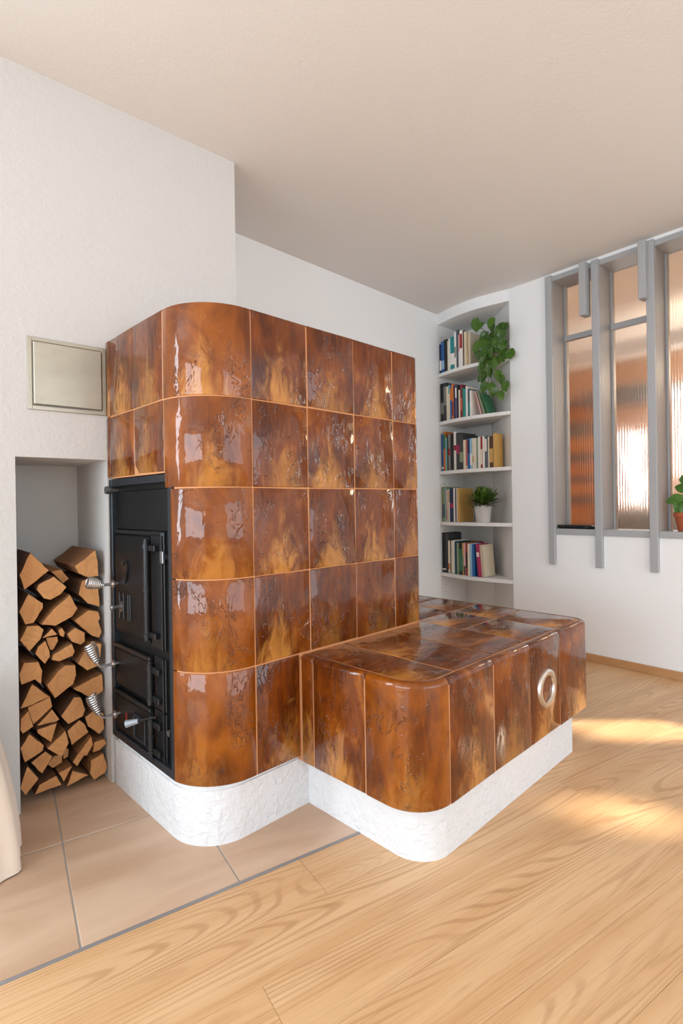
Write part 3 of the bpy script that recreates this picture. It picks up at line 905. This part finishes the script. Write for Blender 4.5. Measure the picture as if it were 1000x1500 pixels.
# kitchen beyond the window
g = G()
g.box(-.75, -.62, .50, 3.1, 0, CEIL)                      # side wall
def farwall(x0, x1, z0, z1): g.box(x0, x1, 2.9, 3.1, z0, z1)
farwall(-.62, .32, 0, CEIL); farwall(.32, .50, 0, 1.0); farwall(.32, .50, 1.78, CEIL); farwall(.50, .86, 0, CEIL)
farwall(.86, 1.7, 0, 1.30); farwall(.86, 1.7, 2.2, CEIL); farwall(1.7, 2.52, 0, CEIL)
g.box(2.42, 2.52, .2, 2.9, 0, CEIL)
tag(g.obj('wall_kitchen', M_kit, None, WN), 'peach kitchen walls seen through the reeded glass', None, None, 'structure')
g = G(); g.box(-.75, -.008, .36, .50, 0, CEIL)
tag(g.obj('wall_kitchen_front', M_kit, None, WN), 'kitchen wall behind the corner bookcase', None, None, 'structure')
kl = bpy.data.lights.new('kitchen_lamp', 'POINT'); kl.energy = 34; kl.color = (1.0, .80, .58); kl.shadow_soft_size = .15
ko = bpy.data.objects.new('kitchen_lamp', kl); COL.objects.link(ko); ko.location = WN @ Vector((1.9, 1.5, 2.1))
area('daylight_kitchen_window', WN, (.41, 2.89, 1.39), (.41, 0, 1.2), .17, .76, 4, (1, .98, .95))
area('daylight_kitchen_window', WN, (1.28, 2.89, 1.75), (1.28, 0, 1.4), .82, .86, 16, (1, .99, .97))
kst = thing('kitchen_shelf_rack', WN @ T(-.30, 2.88, .0), 'blurred orange wood shelf rack behind the left reeded pane', 'shelves')
g = G(); g.box(-.30, .33, .0, .015, .05, 2.25); g.obj('back_panel', M_steelgrey, kst)
for z0, z1 in ((.40, .58), (.75, .99), (1.10, 1.24), (1.33, 1.48), (1.61, 1.78), (1.98, 2.16)):
    g = G(); g.box(-.29, .32, -.12, .0, z0, z1, .004); g.obj('shelf_board', M_kwood, kst)
g = G(); g.box(-.075, .075, -.02, .02, 0, 1.78, .003)
tag(g.obj('wooden_door', M_kwood, None, WN @ T(.22, 2.86, 0)), 'narrow orange wooden door leaf blurred behind the middle reeded pane', 'door')
g = G(); g.box(.32, 1.7, 2.35, 2.88, .0, .93, .004)
kc = g.obj('kitchen_counter', M_steelgrey, None, WN); tag(kc, 'grey kitchen counter seen blurred under the far kitchen windows', 'counter')
g = G(); g.box(-.60, 2.42, 1.2, 1.35, 2.24, 2.36, .004)
tag(g.obj('ceiling_beam', M_shelf, None, WN), 'pale beam crossing the kitchen behind the glass', 'beam')
g = G(); g.box(.04, .80, 2.55, 2.88, 2.10, 2.26, .006)
tag(g.obj('wall_cabinet', M_steelgrey, None, WN), 'grey hanging kitchen cabinet above the narrow far window, blurred', 'cabinet')

# ------------------------------------------------------------------ corner bookcase
case = thing('corner_bookcase', WN @ T(.30, 0, 0), 'white built-in corner bookcase with five curved shelves', 'bookcase')
def nb(x, y): return (x - .30, y)
def panel(a, b_, th=.012):
    g = G(); dx, dy = b_[0] - a[0], b_[1] - a[1]; L = math.hypot(dx, dy); nx, ny = -dy / L * th, dx / L * th
    g.prism([a, b_, (b_[0] + nx, b_[1] + ny), (a[0] + nx, a[1] + ny)][::-1], 0, SOF)
    g.obj('panel', M_shelf, case)
panel(nb(0, 0), nb(0, .33)); panel(nb(0, .33), nb(.30, .30)); panel(nb(.30, .30), nb(.665, 0))
SH = [2.098, 1.703, 1.298, .885, .468]
g = G()
for z in [k * .064 + .3 for k in range(34)]:
    for y in (.05,): g.tube([(-.2999, y, z), (-.297, y, z)], .004, 8)
g.obj('peg_holes', M_dull, case)
for z in SH:
    g = G(); pl = [nb(x + (0.001 if k == 0 else 0), y - .004) for k, (x, y) in enumerate(arc)] + [nb(.297, .296), nb(.002, .325)]
    n = len(pl); b = .003
    g.prism(pl, z - .026, z)
    g.obj('shelf', M_shelf, case)
def avail(t): return (.315 if t < .30 else .30 - (t - .30) * .30 / .365) - .012
def bulge(t): return -.055 * math.sin(math.pi * min(max(t / .665, 0), 1))
ORD = ['first', 'second', 'third', 'fourth', 'fifth', 'sixth', 'seventh', 'eighth', 'ninth', 'tenth', 'eleventh', 'twelfth', 'thirteenth', 'fourteenth', 'fifteenth', 'sixteenth', 'seventeenth', 'eighteenth', 'nineteenth', 'twentieth', 'twenty-first', 'twenty-second', 'twenty-third', 'twenty-fourth', 'twenty-fifth']
C = dict(navy=(30, 44, 84), blue=(34, 96, 160), black=(28, 26, 27), cream=(226, 214, 188), white=(232, 228, 220), teal=(34, 136, 140), slate=(82, 92, 102), pink=(222, 170, 168), red=(150, 34, 34), brown=(84, 52, 36), tan=(196, 164, 122), beige=(204, 190, 166), grey=(128, 126, 122), orange=(206, 112, 40), maroon=(124, 40, 54), green=(52, 112, 74), aqua=(120, 176, 172), purple=(92, 82, 120), coral=(206, 96, 78), lightblue=(150, 190, 216), magenta=(168, 30, 84), charcoal=(56, 56, 58), gold=(204, 160, 88), darkteal=(22, 66, 74), sage=(132, 146, 112), yellow=(224, 186, 70))
# (colour, width, height, spine label colour or None, label lower, label upper)
SHELVES = [
 ('top', [('navy', .022, .245, 'white', .1, .45), ('blue', .036, .262, 'lightblue', .12, .4), ('black', .036, .268, None, 0, 0), ('cream', .014, .25, None, 0, 0), ('white', .026, .262, None, 0, 0), ('teal', .048, .268, 'white', .15, .5), ('white', .018, .292, 'grey', .3, .6), ('slate', .020, .305, None, 0, 0), ('pink', .018, .262, 'white', .0, .5), ('white', .028, .29, 'red', .5, .9), ('brown', .012, .285, None, 0, 0), ('cream', .024, .272, None, 0, 0), ('tan', .016, .262, None, 0, 0), ('beige', .022, .255, None, 0, 0)]),
 ('second', [('black', .046, .315, 'grey', .2, .5), ('charcoal', .034, .312, 'grey', .4, .9), ('cream', .018, .275, None, 0, 0), ('aqua', .022, .285, 'cream', .0, .75), ('blue', .022, .282, 'orange', .55, .9), ('orange', .018, .285, 'maroon', .1, .5), ('navy', .016, .27, None, 0, 0), ('purple', .018, .275, 'white', .6, .9), ('black', .020, .265, None, 0, 0), ('cream', .016, .225, None, 0, 0), ('maroon', .022, .262, 'coral', .2, .6), ('green', .016, .235, None, 0, 0), ('teal', .020, .222, None, 0, 0), ('white', .018, .24, None, 0, 0), ('slate', .022, .215, 'teal', .1, .5), ('white', .016, .20, None, 0, 0)]),
 ('third', [('blue', .030, .305, 'white', .05, .12), ('orange', .024, .322, 'green', .55, .95), ('aqua', .018, .27, None, 0, 0), ('black', .022, .295, None, 0, 0), ('grey', .022, .295, 'red', .4, .6), ('black', .040, .292, None, 0, 0), ('white', .026, .305, 'red', .5, .65), ('charcoal', .038, .295, 'magenta', .42, .66), ('charcoal', .036, .275, 'sage', .2, .5), ('cream', .024, .23, None, 0, 0), ('coral', .018, .23, 'cream', .0, .12), ('blue', .024, .235, 'navy', .5, .95), ('lightblue', .020, .235, 'white', .1, .5), ('cream', .018, .235, 'gold', .2, .4), ('white', .018, .235, None, 0, 0), ('sage', .012, .235, None, 0, 0), ('white', .024, .238, None, 0, 0), ('red', .018, .24, 'cream', .1, .6), ('white', .018, .24, None, 0, 0), ('slate', .020, .242, 'white', .5, .9), ('cream', .012, .235, None, 0, 0), ('brown', .032, .238, 'gold', .15, .6), ('gold', .022, .255, None, 0, 0)]),
 ('fourth', [('sage', .030, .285, 'slate', .1, .5), ('aqua', .016, .275, None, 0, 0), ('pink', .016, .262, 'coral', .05, .4), ('beige', .020, .262, None, 0, 0), ('cream', .020, .262, 'tan', .6, .95), ('navy', .042, .27, 'magenta', .4, .55), ('white', .016, .272, None, 0, 0), ('navy', .014, .27, None, 0, 0), ('white', .014, .27, None, 0, 0), ('gold', .022, .268, None, 0, 0)]),
 ('lowest', [('black', .042, .325, 'white', .05, .1), ('charcoal', .028, .32, None, 0, 0), ('cream', .020, .262, 'orange', .1, .3), ('slate', .016, .262, None, 0, 0), ('cream', .018, .262, None, 0, 0), ('white', .020, .268, None, 0, 0), ('darkteal', .030, .262, None, 0, 0), ('sage', .018, .25, None, 0, 0), ('black', .034, .255, 'green', .1, .8), ('gold', .018, .252, 'sage', .1, .6), ('pink', .018, .25, 'charcoal', .0, .3), ('red', .022, .255, 'black', .2, .7), ('cream', .020, .25, None, 0, 0), ('lightblue', .022, .25, None, 0, 0), ('blue', .022, .248, None, 0, 0), ('navy', .012, .245, None, 0, 0), ('magenta', .026, .25, 'white', .6, .75), ('beige', .030, .245, None, 0, 0)]),
]
CN = dict(darkteal='dark teal', lightblue='light blue', gold='golden tan', sage='sage green')
br = random.Random(21)
for si, (sname, books) in enumerate(SHELVES):
    t = .006; z = SH[si] + .0008
    for bi, (cn, w, h, lab, l0, l1) in enumerate(books):
        if sname == 'lowest' and bi == 15: t += .020
        tc = t + w / 2
        yf = bulge(tc) + .022 + br.uniform(-.004, .006)
        depth = min(.17 + br.uniform(0, .05) if h > .25 else .135, avail(t + w) - yf - .004)
        lean = 0
        if sname == 'lowest' and bi >= 15: lean = R(-4.5)
        M = WN @ T(tc, yf, z) @ Matrix.Rotation(lean, 4, 'Y')
        if lean: M = WN @ T(tc, yf, z + abs(math.sin(lean)) * w / 2 + .0005) @ Matrix.Rotation(lean, 4, 'Y')
        hw = w / 2 - .0006; ct = .0022
        g = G(); g.box(-hw, -hw + ct, 0.001, depth, 0, h, .0006); g.box(hw - ct, hw, 0.001, depth, 0, h, .0006); g.box(-hw, hw, -.0015, .002, 0, h, .0007)
        o = g.obj('book', bookmat(C[cn]), None, M)
        tag(o, '%s book, %s from the left on the %s shelf' % (CN.get(cn, cn), ORD[bi], sname), 'book', 'books on the %s shelf' % sname)
        g = G(); g.box(-hw + ct, hw - ct, .002, depth - .004, .003, h - .003); g.obj('pages', M_pages, o)
        if lab:
            g = G(); g.box(-hw + .0015, hw - .0015, -.0022, -.0014, h * l0 + .004, h * l1); g.obj('spine_label', bookmat(C[lab]), o)
        t += w
# booklets leaning at the right end of the second shelf
for k, (cn, t0, w, h, lean, lab) in enumerate((('pink', .405, .010, .19, -16, 'pale pink booklet leaning at the end of the second shelf row'), ('sage', .432, .014, .20, -18, 'green booklet leaning against the pale pink booklet'), ('green', .462, .012, .17, -20, 'darker green booklet leaning last in the second shelf row'))):
    yf = bulge(t0) + .03
    M = WN @ T(t0 + .02, yf, SH[1] + .004) @ Matrix.Rotation(R(lean), 4, 'Y')
    g = G(); g.box(-w / 2, w / 2, 0, .11, .0, h, .001); o = g.obj('booklet', bookmat(C[cn]), None, M); tag(o, lab, 'booklet')
    g = G(); g.box(-w / 2 - .0008, -w / 2 + .001, .02, .09, h * .55, h * .85); g.obj('cover_print', bookmat(C['yellow']), o)

# ------------------------------------------------------------------ plants
def leaf_mesh(name, mat, L, W, heart=.35, fold=.12, droop=.18, n=7):
    g = G(); vs = []
    for k in range(n + 1):
        t = k / n
        w = W * (math.sin(math.pi * min(1, t * .92 + .08)) ** .7) * (1.15 - .55 * t) * (1 if k < n else 0)
        x = L * (t - (heart * .18 * (1 - t) ** 3)); z = -droop * L * t * t
        vs += [(x - (heart * .25 * L if k == 0 else 0), -w, z - fold * w * -1), (x, 0, z), (x - (heart * .25 * L if k == 0 else 0), w, z + fold * w)]
    fs = []
    for k in range(n):
        a = 3 * k; fs += [(a, a + 3, a + 4, a + 1), (a + 1, a + 4, a + 5, a + 2)]
    m = len(vs); vs2 = [(x, y, z - .0008) for x, y, z in vs]
    g.add(vs, fs); g.add(vs2, [f[::-1] for f in fs])
    return g.mesh(name, mat, 60)
def facing(M0, pos, nrm, tip):
    """matrix with local z = nrm (leaf face) and local x near tip"""
    z = Vector(nrm).normalized(); x = Vector(tip); x = (x - z * x.dot(z)).normalized(); y = z.cross(x)
    m = Matrix((x, y, z)).transposed().to_4x4(); m.translation = Vector(pos)
    return M0 @ m
POTHOS=[(0.416,2.383),(0.572,2.34),(0.538,2.326),(0.645,2.295),(0.601,2.28),(0.464,2.282),(0.525,2.267),(0.677,2.226),(0.615,2.232),(0.399,2.225),(0.448,2.266),(0.485,2.198),(0.532,2.213),(0.599,2.19),(0.672,2.173),(0.717,2.105),(0.398,2.184),(0.469,2.155),(0.523,2.143),(0.568,2.126),(0.613,2.129),(0.656,2.1),(0.461,2.117),(0.522,2.104),(0.568,2.094),(0.641,2.077),(0.468,2.076),(0.567,2.055),(0.467,2.036),(0.532,1.997),(0.466,1.976),(0.599,1.957),(0.631,1.919),(0.479,1.969),(0.537,1.991),(0.614,1.928),(0.483,1.895),(0.553,1.883),(0.562,1.841),(0.676,1.861),(0.634,1.801)]
POTHOS += [(.50,2.30),(.56,2.24),(.44,2.20),(.62,2.16),(.51,2.10),(.59,2.06),(.65,2.24),(.49,2.24),(.55,2.17),(.43,2.14),(.61,2.33),(.47,2.34)]
pr = random.Random(9)
px, py = .535, .022
pot = thing('trailing_pothos', WN @ T(px, py, SH[0] + .0005), 'trailing green pothos with heart-shaped leaves on the top shelf', 'plant')
g = G(); g.lathe([(.042, 0), (.044, .004), (.056, .085), (.059, .09), (.059, .10), (.053, .10), (.050, .088)], 24); pt = g.obj('pot', M_potb, pot)
g = G(); g.lathe([(.051, .088), (0, .092)], 20); g.obj('soil', M_soil, pot)
lm = [leaf_mesh('leaf', M_leaf, .085, .039), leaf_mesh('leaf', M_leaf, .076, .033), leaf_mesh('leaf', M_leaf, .068, .033, .3, .2, .3)]
gs = G()
base = Vector((0, -.01, .09))
for k, (t, z) in enumerate(POTHOS):
    low = z < 2.07
    y = -.075 + (pr.uniform(-.012, .012) if low else pr.uniform(-.03, .05))
    p = Vector((t - px, y - py, z - SH[0]))
    up = Vector((pr.uniform(-.35, .75), -1.0, pr.uniform(-.1, .6)))
    tip = Vector((p.x * 3 + pr.uniform(-.5, .5), -.2, (-1.0 if low or pr.random() < .6 else .6) + pr.uniform(-.3, .3)))
    o = put('leaf', lm[k % 3], pot, facing(Matrix(), p - tip.normalized() * .04, up, tip))
    s_ = pr.uniform(.85, 1.15); o.scale = (s_, s_, s_)
    if not low:
        mid = (base + p) * .5 + Vector((0, -.015, .05)); gs.tube([base, mid, p], .0014, 5)
for chain in ([(.47, 2.10), (.468, 2.04), (.475, 1.97), (.483, 1.90)], [(.53, 2.10), (.535, 2.0), (.553, 1.89), (.562, 1.84)], [(.60, 2.10), (.60, 1.99), (.615, 1.92), (.634, 1.80)], [(.64, 2.11), (.66, 2.0), (.676, 1.86)]):
    gs.tube([base + Vector((0, -.05, .01))] + [Vector((t - px, -.095 - py, z - SH[0])) for t, z in chain], .0016, 5)
tag(gs.obj('stems', M_stem, pot), None, None, None, 'stuff')

p2 = thing('potted_herb', WN @ T(.417, -.005, SH[3] + .0005), 'bushy small-leaved plant in a pale glazed pot on the fourth shelf', 'plant')
g = G(); g.lathe([(.050, 0), (.052, .003), (.064, .110), (.068, .116), (.068, .128), (.062, .128), (.060, .115)], 28); g.obj('pot', M_potw, p2)
g = G(); g.lathe([(.061, .114), (0, .118)], 20); g.obj('soil', M_soil, p2)
g = G()
for k in range(330):
    a = pr.uniform(0, 2 * math.pi); e = R(pr.uniform(15, 88)); L = pr.uniform(.12, .215)
    d = Vector((math.cos(a) * math.cos(e) * 1.1, math.sin(a) * math.cos(e) * .75, math.sin(e))); b0 = Vector((pr.uniform(-.03, .03), pr.uniform(-.03, .03), .115))
    if b0.y + d.y * L > .09: d.y *= -.4
    if b0.x + d.x * L < -.18: L = (-.18 - b0.x) / d.x
    side = d.cross(Vector((0, 0, 1))).normalized(); w = pr.uniform(.007, .013)
    pts = [b0 + d * L * q + Vector((0, 0, -.04 * q * q)) for q in (.35, .6, .85, 1.0)]
    for q0, q1 in ((0, 1.0), ):
        vs = [pts[0], pts[1] + side * w, pts[1] - side * w, pts[2] + side * w * .8, pts[2] - side * w * .8, pts[3]]
        g.add(vs, [(0, 1, 2), (1, 3, 4, 2), (3, 5, 4)])
tag(g.obj('foliage', M_leaf2, p2, None, 60), None, None, None, 'stuff')

p3 = thing('window_sill_plant', WN @ T(1.752, .075, .8555), 'leafy green plant in a terracotta pot on the grey window sill', 'plant')
g = G(); g.lathe([(.044, 0), (.046, .003), (.060, .082), (.066, .084), (.068, .108), (.062, .110), (.058, .098)], 28); g.obj('pot', M_terra, p3)
g = G(); g.lathe([(.059, .096), (0, .10)], 20); g.obj('soil', M_soil, p3)
lm3 = leaf_mesh('leaf', M_leaf3, .085, .036, .3, .15, .35)
g = G()
for (dx, dy, dz, ux, tx, tz) in ((-.030, -.05, .19, .2, -1, -.2), (-.018, -.045, .165, .1, -.3, -.9), (.0, -.03, .25, .1, -.7, .5), (.035, -.04, .22, .4, .8, .3), (.03, -.02, .28, .2, .3, 1), (.055, -.03, .17, .3, 1, -.3), (-.005, -.01, .30, -.1, -.2, 1), (.01, -.05, .14, .0, .3, -1)):
    p = Vector((dx, dy, dz)); tip = Vector((tx, -.25, tz))
    put('leaf', lm3, p3, facing(Matrix(), p - tip.normalized() * .02, (ux, -1, .45), tip))
    g.tube([(0, 0, .095), (dx * .4, dy * .5, .095 + (dz - .095) * .6), p], .0022, 6)
g.obj('stems', M_stem, p3)

# black flat box on the sill
g = G(); g.box(-.115, .115, -.055, .055, 0.004, .024, .003); 
for a in (-.09, .09):
    for b_ in (-.04, .04): g.box(a - .008, a + .008, b_ - .008, b_ + .008, 0, .005)
bx = g.obj('media_box', M_black, None, WN @ T(1.12, .055, .8555)); tag(bx, 'flat black box lying on the grey window sill', 'box')
g = G(); g.tube([(.08, -.0555, .014), (.08, -.0545, .014)], .004, 10); g.obj('button', M_dull, bx)

# ------------------------------------------------------------------ cream fabric cover at the left edge
g = G(); vs = []; fs = []
prof = [(0, .004, .014), (.004, .07, .013), (.014, .16, .011), (.032, .27, .008), (.060, .38, .005), (.10, .46, .003), (.15, .51, .002), (.22, .535, 0), (.30, .54, 0)]
def foot(ins):
    x0, x1, y0, y1, r = -.80 + ins, -.002 - ins, -.372 + ins, -.012 - ins * .12, max(.11 - ins * .2, .03)
    if y0 > y1 - .04: y0 = y1 - .04
    r = min(r, (y1 - y0) / 2 - .005)
    pts = []
    for cx, cy, a0 in ((x1 - r, y1 - r, 0), (x0 + r, y1 - r, 90), (x0 + r, y0 + r, 180), (x1 - r, y0 + r, 270)):
        for k in range(13):
            a = R(a0 + 90 * k / 12); pts.append((cx + r * math.cos(a), cy + r * math.sin(a)))
    # even out the long sides
    out = []
    for k in range(len(pts)):
        a, b_ = pts[k], pts[(k + 1) % len(pts)]
        m = 14 if k % 13 == 12 else 1
        for q in range(m): out.append((a[0] + (b_[0] - a[0]) * q / m, a[1] + (b_[1] - a[1]) * q / m))
    return out
for ins, z, amp in prof:
    f_ = foot(ins); n = len(f_)
    for k in range(n):
        a, b_ = f_[k - 1], f_[(k + 1) % n]; d = math.hypot(b_[0] - a[0], b_[1] - a[1]); nx, ny = (b_[1] - a[1]) / d, -(b_[0] - a[0]) / d
        w = amp * (math.sin(k * 1.05 + .6) * .5 + math.sin(k * .47 + z * 3) * .5 - 1)
        vs.append((f_[k][0] + nx * w, f_[k][1] + ny * w, z))
for i in range(len(prof) - 1):
    for k in range(n): fs.append((i * n + k, i * n + (k + 1) % n, (i + 1) * n + (k + 1) % n, (i + 1) * n + k))
fs.append(tuple((len(prof) - 1) * n + k for k in range(n)))
g.add(vs, fs)
cov = g.obj('fabric_cover', M_linen, None, BR, 70)
tag(cov, 'cream linen cover draped down to the hearth tiles at the left edge', 'fabric')
